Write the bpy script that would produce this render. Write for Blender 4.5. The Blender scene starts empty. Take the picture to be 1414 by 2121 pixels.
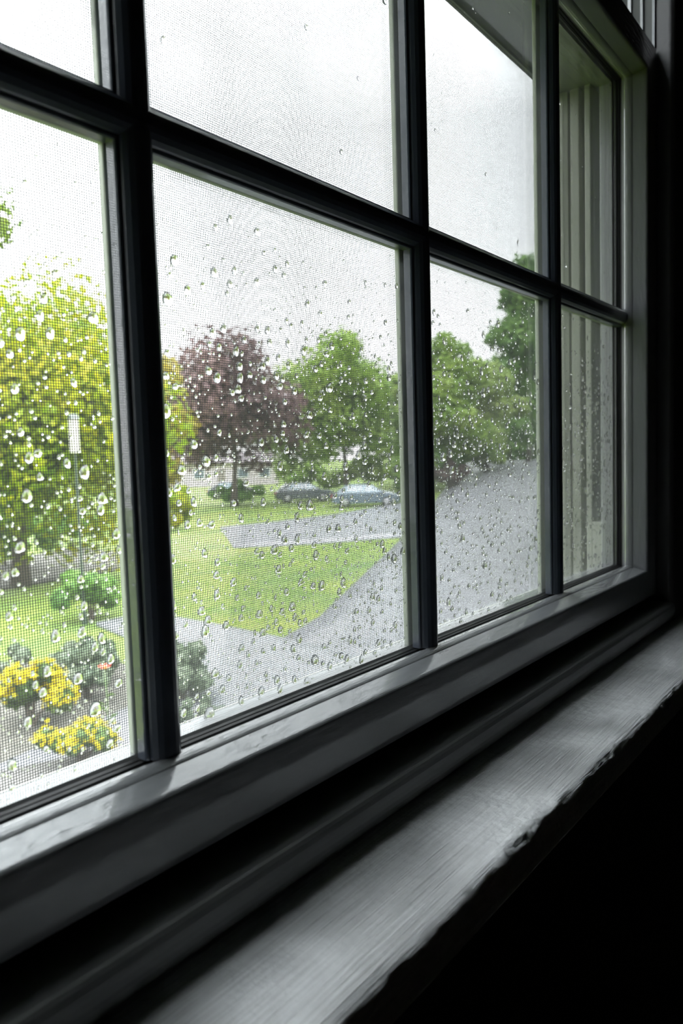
import bpy, math, random
import numpy as np
from mathutils import Vector, Matrix, noise

sc = bpy.context.scene
# ------------------------------------------------------------------ camera
F_PX = 1510.864
YAW, PITCH, ROLL = 0.89451153, -0.07403739, -0.03062661
CAM_Y = -0.3037
fwd = Vector((math.sin(YAW) * math.cos(PITCH), math.cos(YAW) * math.cos(PITCH), math.sin(PITCH)))
r0 = fwd.cross(Vector((0, 0, 1))).normalized()
u0 = r0.cross(fwd)
rgt = r0 * math.cos(ROLL) + u0 * math.sin(ROLL)
upv = -r0 * math.sin(ROLL) + u0 * math.cos(ROLL)
cam_d = bpy.data.cameras.new('camera')
cam = bpy.data.objects.new('camera', cam_d)
sc.collection.objects.link(cam)
m = Matrix((rgt, upv, -fwd)).transposed().to_4x4()
m.translation = Vector((0, CAM_Y, 0))
cam.matrix_world = m
cam_d.sensor_fit = 'VERTICAL'
cam_d.sensor_height = 36
cam_d.lens = F_PX / 2121 * 36
cam_d.clip_start = 0.01
cam_d.clip_end = 800
cam_d.dof.use_dof = True
cam_d.dof.focus_distance = 0.55
cam_d.dof.aperture_fstop = 10.5
sc.camera = cam

# ------------------------------------------------------------------ colour management
sc.view_settings.view_transform = 'Standard'
sc.view_settings.look = 'None'
sc.view_settings.gamma = 1
sc.view_settings.exposure = 0.6
sc.view_settings.use_curve_mapping = False

# ------------------------------------------------------------------ sky: bright overcast dome, brighter overhead
W = bpy.data.worlds.new('overcast_sky')
sc.world = W
W.use_nodes = True
wn, wl = W.node_tree.nodes, W.node_tree.links
wn.clear()
wo = wn.new('ShaderNodeOutputWorld'); wb = wn.new('ShaderNodeBackground')
tc = wn.new('ShaderNodeTexCoord'); sx = wn.new('ShaderNodeSeparateXYZ')
wl.new(tc.outputs['Generated'], sx.inputs[0])
rp = wn.new('ShaderNodeValToRGB')
e = rp.color_ramp.elements
e[0].position = 0.0; e[0].color = (1.0, 0.97, 1.0, 1)
e[1].position = 0.30; e[1].color = (.90, .935, .96, 1)
for pos_, col_ in ((0.55, (.94, .97, 1.0, 1)), (1.0, (.90, .96, 1.0, 1))):
    k = rp.color_ramp.elements.new(pos_); k.color = col_
wl.new(sx.outputs['Z'], rp.inputs[0])
st = wn.new('ShaderNodeMapRange')
st.inputs['From Min'].default_value = 0.40; st.inputs['From Max'].default_value = 0.80
st.inputs['To Min'].default_value = 4.1; st.inputs['To Max'].default_value = 19.0
wl.new(sx.outputs['Z'], st.inputs['Value'])
cl = wn.new('ShaderNodeTexNoise'); cl.inputs['Scale'].default_value = 3.0; cl.inputs['Detail'].default_value = 5
wl.new(tc.outputs['Generated'], cl.inputs['Vector'])
cm = wn.new('ShaderNodeMapRange'); cm.inputs['To Min'].default_value = 0.93; cm.inputs['To Max'].default_value = 1.07
wl.new(cl.outputs['Fac'], cm.inputs['Value'])
mu = wn.new('ShaderNodeMath'); mu.operation = 'MULTIPLY'
wl.new(st.outputs[0], mu.inputs[0]); wl.new(cm.outputs[0], mu.inputs[1])
wl.new(rp.outputs[0], wb.inputs['Color']); wl.new(mu.outputs[0], wb.inputs['Strength'])
wl.new(wb.outputs[0], wo.inputs[0])

sc.cycles.max_bounces = 10
sc.cycles.diffuse_bounces = 4
sc.cycles.glossy_bounces = 3
sc.cycles.transmission_bounces = 8
sc.cycles.transparent_max_bounces = 24
sc.cycles.caustics_refractive = False
sc.cycles.caustics_reflective = False

# ------------------------------------------------------------------ helpers
rng = np.random.default_rng(7)
random.seed(7)

def mesh_from(verts, faces, name='mesh', smooth=False):
    me = bpy.data.meshes.new(name)
    me.from_pydata([tuple(map(float, v)) for v in verts], [], [tuple(f) for f in faces])
    me.validate()
    if smooth:
        me.polygons.foreach_set('use_smooth', [True] * len(me.polygons))
    me.update()
    return me

def fast_mesh(verts, faces, name='mesh', smooth=False):
    """verts (n,3) array, faces (m,k) array of one face size"""
    me = bpy.data.meshes.new(name)
    verts = np.asarray(verts, np.float32); faces = np.asarray(faces, np.int32)
    n, mm, k = len(verts), len(faces), faces.shape[1]
    me.vertices.add(n); me.vertices.foreach_set('co', verts.ravel())
    me.loops.add(mm * k); me.loops.foreach_set('vertex_index', faces.ravel())
    me.polygons.add(mm); me.polygons.foreach_set('loop_start', np.arange(0, mm * k, k, dtype=np.int32))
    me.polygons.foreach_set('loop_total', np.full(mm, k, np.int32))
    me.polygons.foreach_set('use_smooth', np.full(mm, smooth))
    me.update(calc_edges=True)
    return me

def link(name, me, mat=None, parent=None, loc=None):
    o = bpy.data.objects.new(name, me)
    sc.collection.objects.link(o)
    if mat is not None and len(me.materials) == 0:
        me.materials.append(mat)
    if parent is not None:
        o.parent = parent
    if loc is not None:
        o.location = loc
    return o

def empty(name, loc=(0, 0, 0), rz=0.0):
    o = bpy.data.objects.new(name, None)
    o.empty_display_size = 0.1
    sc.collection.objects.link(o)
    o.location = loc
    o.rotation_euler = (0, 0, rz)
    return o

def tag(o, label=None, cat=None, group=None, kind=None):
    if label: o['label'] = label
    if cat: o['category'] = cat
    if group: o['group'] = group
    if kind: o['kind'] = kind
    return o

class MB:
    """collects shapes into one mesh"""
    def __init__(s): s.v = []; s.f = []
    def add(s, v, f):
        b = len(s.v); s.v += [tuple(p) for p in v]; s.f += [tuple(i + b for i in q) for q in f]; return s
    def box(s, x0, x1, y0, y1, z0, z1):
        v = [(x, y, z) for z in (z0, z1) for y in (y0, y1) for x in (x0, x1)]
        return s.add(v, [(0, 2, 3, 1), (4, 5, 7, 6), (0, 1, 5, 4), (2, 6, 7, 3), (0, 4, 6, 2), (1, 3, 7, 5)])
    def prism(s, prof, ends, axis='x'):
        """prof list of 2D points; ends(p) -> (start, end) along the axis for each profile point"""
        n = len(prof); v = []
        for k in (0, 1):
            for p in prof:
                t = ends(p)[k] if callable(ends) else ends[k]
                if axis == 'x': v.append((t, p[0], p[1]))      # prof = (y, z)
                elif axis == 'z': v.append((p[0], p[1], t))    # prof = (x, y)
                else: v.append((p[0], t, p[1]))                # prof = (x, z)
        f = [(i, (i + 1) % n, n + (i + 1) % n, n + i) for i in range(n)]
        f += [tuple(range(n))[::-1], tuple(range(n, 2 * n))]
        return s.add(v, f)
    def tube(s, pts, rads, seg=8):
        pts = [Vector(p) for p in pts]; b = len(s.v)
        for i, p in enumerate(pts):
            d = (pts[min(i + 1, len(pts) - 1)] - pts[max(i - 1, 0)]).normalized()
            a = d.orthogonal().normalized(); c = d.cross(a)
            for k in range(seg):
                t = 2 * math.pi * k / seg
                s.v.append(tuple(p + (a * math.cos(t) + c * math.sin(t)) * rads[i]))
        for i in range(len(pts) - 1):
            for k in range(seg):
                s.f.append((b + i * seg + k, b + i * seg + (k + 1) % seg, b + (i + 1) * seg + (k + 1) % seg, b + (i + 1) * seg + k))
        s.f.append(tuple(b + k for k in range(seg))[::-1])
        s.f.append(tuple(b + (len(pts) - 1) * seg + k for k in range(seg)))
        return s
    def build(s, name, mat, parent=None, smooth=False, bevel=0, loc=None):
        me = mesh_from(s.v, s.f, name, smooth)
        import bmesh
        bm = bmesh.new(); bm.from_mesh(me); bmesh.ops.recalc_face_normals(bm, faces=bm.faces); bm.to_mesh(me); bm.free()
        o = link(name, me, mat, parent, loc)
        if bevel:
            b = o.modifiers.new('bevel', 'BEVEL'); b.width = bevel; b.segments = 2; b.limit_method = 'ANGLE'
        return o

# ------------------------------------------------------------------ materials
def new_mat(name):
    M_ = bpy.data.materials.new(name); M_.use_nodes = True
    return M_, M_.node_tree.nodes, M_.node_tree.links, M_.node_tree.nodes['Principled BSDF']

def simple(name, col, rough=0.5, metal=0.0, spec=0.5, var=0.0, scale=8.0, bump=0.0, bscale=60.0, stretch=(1, 1, 1), coat=0.0):
    M_, n, l, b = new_mat(name)
    b.inputs['Base Color'].default_value = (*col, 1)
    b.inputs['Roughness'].default_value = rough
    b.inputs['Metallic'].default_value = metal
    b.inputs['Specular IOR Level'].default_value = spec
    b.inputs['Coat Weight'].default_value = coat
    t = n.new('ShaderNodeTexCoord'); mp = n.new('ShaderNodeMapping'); mp.inputs['Scale'].default_value = stretch
    l.new(t.outputs['Object'], mp.inputs[0])
    if var:
        nz = n.new('ShaderNodeTexNoise'); nz.inputs['Scale'].default_value = scale; nz.inputs['Detail'].default_value = 5
        l.new(mp.outputs[0], nz.inputs['Vector'])
        mx = n.new('ShaderNodeMix'); mx.data_type = 'RGBA'
        mx.inputs['A'].default_value = (*[c * (1 - var) for c in col], 1)
        mx.inputs['B'].default_value = (*[min(1, c * (1 + var)) for c in col], 1)
        l.new(nz.outputs['Fac'], mx.inputs['Factor']); l.new(mx.outputs['Result'], b.inputs['Base Color'])
    if bump:
        nb = n.new('ShaderNodeTexNoise'); nb.inputs['Scale'].default_value = bscale; nb.inputs['Detail'].default_value = 6
        l.new(mp.outputs[0], nb.inputs['Vector'])
        bp = n.new('ShaderNodeBump'); bp.inputs['Strength'].default_value = 1; bp.inputs['Distance'].default_value = bump
        l.new(nb.outputs['Fac'], bp.inputs['Height']); l.new(bp.outputs[0], b.inputs['Normal'])
    return M_

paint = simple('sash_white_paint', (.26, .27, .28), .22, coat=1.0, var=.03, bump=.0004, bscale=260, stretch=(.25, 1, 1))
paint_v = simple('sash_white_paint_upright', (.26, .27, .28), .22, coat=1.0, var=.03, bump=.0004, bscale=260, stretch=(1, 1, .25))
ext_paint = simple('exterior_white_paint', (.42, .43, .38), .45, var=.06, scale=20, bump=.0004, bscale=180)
munt_shade_m = simple('muntin_shade_paint', (.085, .10, .13), .30, coat=.6, var=.03, bump=.0003, bscale=200)  # shade and bluish sky bounce on the muntins painted into their colour
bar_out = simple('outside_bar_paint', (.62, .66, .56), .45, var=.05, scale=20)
gasket = simple('black_rubber', (.02, .02, .022), .4)
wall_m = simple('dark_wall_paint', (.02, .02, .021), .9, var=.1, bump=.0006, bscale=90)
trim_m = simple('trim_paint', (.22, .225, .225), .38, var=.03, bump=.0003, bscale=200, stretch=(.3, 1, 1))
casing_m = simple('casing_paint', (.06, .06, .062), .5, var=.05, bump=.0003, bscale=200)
board_m = simple('jamb_groove_shade_paint', (.045, .05, .045), .6, var=.1)  # darkened so the grooves between the jamb ribs look shaded; shade is in the colour
floor_m = simple('dark_wood_floor', (.035, .022, .015), .45, var=.3, scale=4, stretch=(1, 12, 1))
ceil_m = simple('ceiling_paint', (.05, .05, .05), .95, bump=.0005, bscale=120)
screen_m = simple('screen_wire', (.008, .008, .010), .5, spec=.12)
screen_fr = simple('screen_frame_metal', (.25, .26, .24), .45, var=.05)

def sill_material():
    M_, n, l, b = new_mat('brushed_sill_paint')
    b.inputs['Roughness'].default_value = .42; b.inputs['Coat Weight'].default_value = 1; b.inputs['Coat Roughness'].default_value = .28
    t = n.new('ShaderNodeTexCoord')
    mp = n.new('ShaderNodeMapping'); mp.inputs['Scale'].default_value = (4, 150, 60)
    l.new(t.outputs['Object'], mp.inputs[0])
    n1 = n.new('ShaderNodeTexNoise'); n1.inputs['Scale'].default_value = 4; n1.inputs['Detail'].default_value = 7; n1.inputs['Roughness'].default_value = .6
    l.new(mp.outputs[0], n1.inputs['Vector'])
    n2 = n.new('ShaderNodeTexNoise'); n2.inputs['Scale'].default_value = 75; n2.inputs['Detail'].default_value = 6
    l.new(t.outputs['Object'], n2.inputs['Vector'])
    n3 = n.new('ShaderNodeTexNoise'); n3.inputs['Scale'].default_value = 9; n3.inputs['Detail'].default_value = 3
    l.new(t.outputs['Object'], n3.inputs['Vector'])
    # brush marks strong in some patches, weak in others
    r3 = n.new('ShaderNodeMapRange'); r3.inputs['From Min'].default_value = .42; r3.inputs['From Max'].default_value = .6
    l.new(n3.outputs['Fac'], r3.inputs['Value'])
    ml = n.new('ShaderNodeMath'); ml.operation = 'MULTIPLY'; l.new(n1.outputs['Fac'], ml.inputs[0]); l.new(r3.outputs[0], ml.inputs[1])
    ad = n.new('ShaderNodeMath'); ad.operation = 'MULTIPLY_ADD'; ad.inputs[1].default_value = .8
    l.new(n2.outputs['Fac'], ad.inputs[0]); l.new(ml.outputs[0], ad.inputs[2])
    bp = n.new('ShaderNodeBump'); bp.inputs['Distance'].default_value = .0045; bp.inputs['Strength'].default_value = 1
    l.new(ad.outputs[0], bp.inputs['Height']); l.new(bp.outputs[0], b.inputs['Normal'])
    mx = n.new('ShaderNodeMix'); mx.data_type = 'RGBA'
    mx.inputs['A'].default_value = (.60, .61, .62, 1); mx.inputs['B'].default_value = (.90, .91, .93, 1)
    cf = n.new('ShaderNodeMath'); cf.operation = 'MULTIPLY_ADD'; cf.inputs[1].default_value = .9
    cs_ = n.new('ShaderNodeMath'); cs_.operation = 'MULTIPLY_ADD'; cs_.inputs[1].default_value = 2.6; cs_.inputs[2].default_value = -.95
    l.new(n1.outputs['Fac'], cs_.inputs[0]); l.new(cs_.outputs[0], cf.inputs[0])
    c2_ = n.new('ShaderNodeMath'); c2_.operation = 'MULTIPLY'; c2_.inputs[1].default_value = .55; l.new(n2.outputs['Fac'], c2_.inputs[0]); l.new(c2_.outputs[0], cf.inputs[2])
    cf.use_clamp = True
    l.new(cf.outputs[0], mx.inputs['Factor']); l.new(mx.outputs['Result'], b.inputs['Base Color'])
    return M_
sill_m = sill_material()

def glass_pane_material():
    M_, n, l, b = new_mat('window_glass')
    n.remove(b)
    out = n['Material Output']
    tr = n.new('ShaderNodeBsdfTransparent'); tr.inputs[0].default_value = (.97, .985, .98, 1)
    gl = n.new('ShaderNodeBsdfGlossy'); gl.inputs['Roughness'].default_value = .02
    fr = n.new('ShaderNodeFresnel'); fr.inputs['IOR'].default_value = 1.45
    fm = n.new('ShaderNodeMath'); fm.operation = 'MULTIPLY'; fm.inputs[1].default_value = .5
    l.new(fr.outputs[0], fm.inputs[0])
    m1 = n.new('ShaderNodeMixShader'); l.new(fm.outputs[0], m1.inputs[0]); l.new(tr.outputs[0], m1.inputs[1]); l.new(gl.outputs[0], m1.inputs[2])
    tl = n.new('ShaderNodeBsdfTranslucent'); tl.inputs[0].default_value = (.85, .9, .86, 1)
    # thin wet, dusty film, patchy; heavier towards the bottom of the sash
    t = n.new('ShaderNodeTexCoord'); nz = n.new('ShaderNodeTexNoise'); nz.inputs['Scale'].default_value = 14; nz.inputs['Detail'].default_value = 6
    l.new(t.outputs['Object'], nz.inputs['Vector'])
    sp = n.new('ShaderNodeSeparateXYZ'); l.new(t.outputs['Object'], sp.inputs[0])
    zr = n.new('ShaderNodeMapRange'); zr.inputs['From Min'].default_value = .25; zr.inputs['From Max'].default_value = -.15
    zr.inputs['To Min'].default_value = .004; zr.inputs['To Max'].default_value = .022
    l.new(sp.outputs['Z'], zr.inputs['Value'])
    nr = n.new('ShaderNodeMapRange'); nr.inputs['To Min'].default_value = .3; nr.inputs['To Max'].default_value = 1.5
    l.new(nz.outputs['Fac'], nr.inputs['Value'])
    mm_ = n.new('ShaderNodeMath'); mm_.operation = 'MULTIPLY'; l.new(zr.outputs[0], mm_.inputs[0]); l.new(nr.outputs[0], mm_.inputs[1])
    m2 = n.new('ShaderNodeMixShader'); l.new(mm_.outputs[0], m2.inputs[0]); l.new(m1.outputs[0], m2.inputs[1]); l.new(tl.outputs[0], m2.inputs[2])
    l.new(m2.outputs[0], out.inputs[0])
    return M_
glass_m = glass_pane_material()

def water_material():
    M_, n, l, b = new_mat('rain_water')
    n.remove(b)
    g = n.new('ShaderNodeBsdfGlass'); g.inputs['IOR'].default_value = 1.33; g.inputs['Roughness'].default_value = 0
    l.new(g.outputs[0], n['Material Output'].inputs[0])
    return M_
water_m = water_material()

def leaf_mat(name, cols, trans=.45, clump=.5):
    cols = [tuple(c * .56 for c in q) for q in cols]
    M_, n, l, b = new_mat(name)
    out = n['Material Output']
    geo = n.new('ShaderNodeNewGeometry'); t = n.new('ShaderNodeTexCoord')
    nz = n.new('ShaderNodeTexNoise'); nz.inputs['Scale'].default_value = clump; nz.inputs['Detail'].default_value = 3
    l.new(t.outputs['Object'], nz.inputs['Vector'])
    ad = n.new('ShaderNodeMath'); ad.operation = 'MULTIPLY_ADD'; ad.inputs[1].default_value = .5
    l.new(geo.outputs['Random Per Island'], ad.inputs[0])
    mr = n.new('ShaderNodeMapRange'); mr.inputs['From Min'].default_value = .3; mr.inputs['From Max'].default_value = .7
    mr.inputs['To Min'].default_value = -.15; mr.inputs['To Max'].default_value = .65
    l.new(nz.outputs['Fac'], mr.inputs['Value']); l.new(mr.outputs[0], ad.inputs[2])
    rp_ = n.new('ShaderNodeValToRGB'); el = rp_.color_ramp.elements
    el[0].color = (*cols[0], 1); el[1].color = (*cols[-1], 1)
    if len(cols) > 2:
        k_ = rp_.color_ramp.elements.new(.5); k_.color = (*cols[1], 1)
    l.new(ad.outputs[0], rp_.inputs[0])
    l.new(rp_.outputs[0], b.inputs['Base Color'])
    b.inputs['Roughness'].default_value = .5; b.inputs['Specular IOR Level'].default_value = .25
    tl = n.new('ShaderNodeBsdfTranslucent'); l.new(rp_.outputs[0], tl.inputs[0])
    mx = n.new('ShaderNodeMixShader'); mx.inputs[0].default_value = trans
    l.new(b.outputs[0], mx.inputs[1]); l.new(tl.outputs[0], mx.inputs[2]); l.new(mx.outputs[0], out.inputs[0])
    return M_

bark_m = simple('bark', (.06, .045, .035), .9, var=.3, scale=6, bump=.02, bscale=12, stretch=(1, 1, .2))
stem_m = simple('plant_stem', (.10, .16, .05), .7)

def ground_mat(name, c0, c1, scale, bump=0.0, rough=.9, c2=None):
    M_, n, l, b = new_mat(name)
    t = n.new('ShaderNodeTexCoord')
    nz = n.new('ShaderNodeTexNoise'); nz.inputs['Scale'].default_value = scale; nz.inputs['Detail'].default_value = 9; nz.inputs['Roughness'].default_value = .65
    l.new(t.outputs['Object'], nz.inputs['Vector'])
    rp_ = n.new('ShaderNodeValToRGB'); el = rp_.color_ramp.elements
    el[0].position = .32; el[0].color = (*c0, 1); el[1].position = .68; el[1].color = (*c1, 1)
    if c2: k_ = rp_.color_ramp.elements.new(.5); k_.color = (*c2, 1)
    l.new(nz.outputs['Fac'], rp_.inputs[0]); l.new(rp_.outputs[0], b.inputs['Base Color'])
    b.inputs['Roughness'].default_value = rough
    if bump:
        n2 = n.new('ShaderNodeTexNoise'); n2.inputs['Scale'].default_value = scale * 12; n2.inputs['Detail'].default_value = 4
        l.new(t.outputs['Object'], n2.inputs['Vector'])
        bp = n.new('ShaderNodeBump'); bp.inputs['Distance'].default_value = bump; l.new(n2.outputs['Fac'], bp.inputs['Height']); l.new(bp.outputs[0], b.inputs['Normal'])
    return M_
lawn_m = ground_mat('lawn', (.036, .075, .0022), (.105, .140, .0045), .5, .03)
drive_m = ground_mat('wet_asphalt', (.100, .100, .110), (.150, .147, .160), 1.2, .004, .35)
walk_m = ground_mat('concrete_walk', (.105, .11, .118), (.15, .155, .165), 2.0, .003, .5)
mulch_m = ground_mat('mulch', (.035, .032, .025), (.09, .08, .065), 6.0, .03)
gravel_m = ground_mat('pale_gravel', (.09, .08, .076), (.155, .145, .135), 25.0, .02)

# ------------------------------------------------------------------ window dimensions
XR, XL = .9323, -.2677                       # glass edges of the lower sash
ZB, ZT = -.1459, .4437
BARS = [.7215, .4715, .2215, -.0285]         # upright muntin centres
ZM = .1616                                   # middle muntin centre
UM = .040                                    # sash member width

# ------------------------------------------------------------------ lower sash (window_1)
w1 = tag(empty('window_1', (0, 0, ZB - UM)), 'white-painted lower window sash, two rows of small panes, wet with rain', kind='structure')
def local(o, root):
    o.matrix_parent_inverse = root.matrix_basis.inverted()
    return o
SASH = [(.0045, 0), (.0045, .004), (-.0068, .004), (-.0068, .0019), (-.0094, .0019), (-.0098, .0008), (-.0112, .0001), (-.0135, .0001), (-.0158, .0006), (-.0176, .0012), (-.0188, .0018),
        (-.0196, .0024), (-.0325, .0055), (-.0337, .00585), (-.0347, .0064), (-.0354, .0071), (-.0359, .0081), (-.0360, .0092), (-.0360, UM), (.0200, UM), (.0200, .002), (.0180, 0)]
def frame_members(prof, mat_h, mat_v, root, xl, xr, zb, zt, names=('bottom_rail', 'top_rail', 'stile')):
    o = []
    b_ = MB().prism([(y, zb - u) for y, u in prof], lambda p: (xl - (zb - p[1]), xr + (zb - p[1])), 'x'); o.append(b_.build(names[0], mat_h, root))
    b_ = MB().prism([(y, zt + u) for y, u in prof], lambda p: (xl - (p[1] - zt), xr + (p[1] - zt)), 'x'); o.append(b_.build(names[1], mat_h, root))
    b_ = MB().prism([(xr + u, y) for y, u in prof], lambda p: (zb - (p[0] - xr), zt + (p[0] - xr)), 'z'); o.append(b_.build(names[2], mat_v, root))
    b_ = MB().prism([(xl - u, y) for y, u in prof], lambda p: (zb - (xl - p[0]), zt + (xl - p[0])), 'z'); o.append(b_.build(names[2], mat_v, root))
    for q in o: local(q, root)
    return o
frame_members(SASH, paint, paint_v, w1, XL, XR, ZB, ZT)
GASK = [(0, 0), (-.0018, .0006), (-.0022, .0014), (-.0026, .0008), (-.0044, .0014), (-.0048, .0024), (-.0068, .0022), (-.0068, .0042), (0, .0042)]
for q in frame_members(GASK, gasket, gasket, w1, XL, XR, ZB, ZT, ('glazing_gasket',) * 3): pass

HALF = [(.0110, 0), (.0110, -.0055), (.0106, -.0066), (.0096, -.0072), (.0090, -.0070), (.0084, -.0088), (.0068, -.0112), (.0045, -.0130), (.0020, -.0138)]
MUNT = HALF + [(-a, b) for a, b in HALF[::-1]]
def muntins(root, z0, z1, zm, yoff, x0=XL, x1=XR):
    for cx in BARS:
        local(MB().prism([(cx + a, yoff + b) for a, b in MUNT], (z0 - .0005, z1 + .0005), 'z').build('muntin', munt_shade_m, root), root)
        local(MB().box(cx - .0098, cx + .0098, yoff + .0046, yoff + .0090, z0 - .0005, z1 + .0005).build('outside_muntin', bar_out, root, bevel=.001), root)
    local(MB().prism([(yoff + b, zm + a) for a, b in MUNT], (x0 - .0005, x1 + .0005), 'x').build('muntin', munt_shade_m, root), root)
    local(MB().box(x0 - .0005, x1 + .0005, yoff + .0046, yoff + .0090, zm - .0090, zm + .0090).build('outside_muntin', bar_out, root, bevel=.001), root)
muntins(w1, ZB, ZT, ZM, 0)
def panes(root, z0, z1, zm, yoff):
    xs = [XR + .003] + BARS + [XL - .003]
    for i in range(5):
        for a, b in ((z0 - .003, zm), (zm, z1 + .003)):
            local(MB().box(xs[i + 1], xs[i], yoff + .0002, yoff + .0042, a, b).build('glass_pane', glass_m, root), root)
panes(w1, ZB, ZT, ZM, 0)

# ------------------------------------------------------------------ upper sash (window_2), set further out
UZB, UZT = .490, 1.060
w2 = tag(empty('window_2', (0, .05, .453)), 'upper window sash set further out, above the lower sash', kind='structure')
UY = .046
USASH = [(.0045, 0), (-.0020, .0), (-.012, .0010), (-.0188, .0036), (-.0240, .0060), (-.0240, .037), (.0360, .037), (.0360, .004), (.0200, 0)]
USASH = [(y + UY, u) for y, u in USASH]
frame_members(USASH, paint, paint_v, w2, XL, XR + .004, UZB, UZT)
muntins(w2, UZB, UZT, (UZB + UZT) / 2, UY)
panes(w2, UZB, UZT, (UZB + UZT) / 2, UY)

# ------------------------------------------------------------------ jambs with tracks, head, exterior sill
FR = XR + UM + .0035
FL = XL - UM - .0035
def jamb(name, sgn, edge, inner, label):
    """profile in (x,y); inner = glass edge X; sgn +1 for the right-hand jamb"""
    j = tag(empty(name, (edge, 0, -.19)), label, kind='structure')
    g = lambda u, y: (inner + sgn * u, y)
    D = FR - XR
    ribs = [(.004, .0205, .0295, 'parting_bead'), (.004, .0322, .0398, 'screen_track'), (.003, .0462, .0578, 'blind_stop')]
    for u, a, b, nm in ribs[1:]:
        local(MB().prism([g(u, a), g(u, b), g(D + .004, b), g(D + .004, a)], (-.17, 1.10), 'z').build(nm, ext_paint, j, bevel=.0012), j)
    # rounded outer casing
    pts = [g(.0015, .0600), g(-.0005, .066), g(-.0010, .074), g(-.0005, .0815), g(.0, .0825), g(.0, .098), g(D + .03, .098), g(D + .03, .0600)]
    local(MB().prism(pts, (-.17, .452) , 'z').build('outer_casing', ext_paint, j), j)
    pts2 = [g(.004, .0860), g(.002, .098), g(D + .03, .098), g(D + .03, .0860)]
    local(MB().prism(pts2, (.452, 1.10), 'z').build('outer_casing', ext_paint, j), j)
    # jamb board behind everything
    local(MB().prism([g(D, -.034), g(D, .060), g(D + .03, .060), g(D + .03, -.034)], (-.19, 1.12), 'z').build('jamb_board', board_m, j), j)
    # liner tracks above the lower sash
    for a, b in ((-.034, -.031), (-.020, -.017), (-.006, -.002)):
        local(MB().prism([g(D - .0030, a), g(D - .0030, b), g(D + .001, b), g(D + .001, a)], (.4865, 1.10), 'z').build('liner_track', paint_v, j), j)
    local(MB().box(min(inner + sgn * .004, inner + sgn * D), max(inner + sgn * .004, inner + sgn * D), .0205, .0322, -.17, -.092).build('track_plug', ext_paint, j), j)
    return j
jamb('trim_1', 1, FR, XR, 'right jamb of the window with fluted white tracks seen through the glass')
jamb('trim_2', -1, FL, XL, 'left jamb of the window, out of view')
head = tag(empty('trim_3', (0, 0, 1.10)), 'head of the window above the upper sash', kind='structure')
local(MB().box(FL - .03, FR + .03, -.034, .128, 1.099, 1.13).build('head_board', trim_m, head), head)
sillx = tag(empty('trim_4', (0, .05, -.19)), 'sloping white exterior sill below the glass', kind='structure')
local(MB().prism([(.0205, -.171), (.0700, -.1820), (.1300, -.1950), (.1300, -.225), (.0205, -.225)], (FL - .03, FR + .03), 'x').build('sloping_sill', ext_paint, sillx, bevel=.002), sillx)

# ------------------------------------------------------------------ insect screen
scr = tag(empty('insect_screen', (.33, .0745, -.168)), 'black mesh insect screen hung outside the rainy panes', 'insect screen')
sy0, sx0, sx1, sz0, sz1 = .0745, XL + .006, XR - .001, -.1835, .4515
def wires():
    v, f = [], []
    P = .00152; h = .000150
    nx = int((sx1 - sx0) / P); nz = int((sz1 - sz0) / P)
    V_, F_ = [], []
    # upright wires: 4-sided, slightly wavy in y is ignored (straight weave)
    def add(a, b, c, d, e_, g_):
        base = len(V_)
        for z in (e_, g_):
            for y in (c, d):
                for x in (a, b): V_.append((x, y, z))
        for q in ((0, 2, 3, 1), (4, 5, 7, 6), (0, 1, 5, 4), (2, 6, 7, 3), (0, 4, 6, 2), (1, 3, 7, 5)): F_.append([i + base for i in q])
    for i in range(nx + 1):
        x = sx0 + i * P + rng.normal(0, .00004); add(x - h, x + h, sy0 - h, sy0 + h, sz0, sz1)
    for i in range(nz + 1):
        z = sz0 + i * P + rng.normal(0, .00004); add(sx0, sx1, sy0 - h * .3, sy0 + h * 1.7, z - h, z + h)
    return fast_mesh(np.array(V_), np.array(F_), 'wire_mesh')
wm = local(link('wire_mesh', wires(), screen_m, scr), scr); wm['kind'] = 'stuff'
fb = MB(); fb.box(sx0 - .006, sx1 + .004, .0720, .0775, sz0 - .002, sz0 + .004)
fb.box(sx0 - .006, sx0, .0720, .0775, sz0, sz1); fb.box(sx1 + .0002, sx1 + .0045, .0720, .0775, sz0, sz1); fb.box(sx0 - .006, sx1 + .004, .0720, .0775, sz1 - .004, sz1)
local(fb.build('screen_frame', screen_fr, scr), scr)

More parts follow.
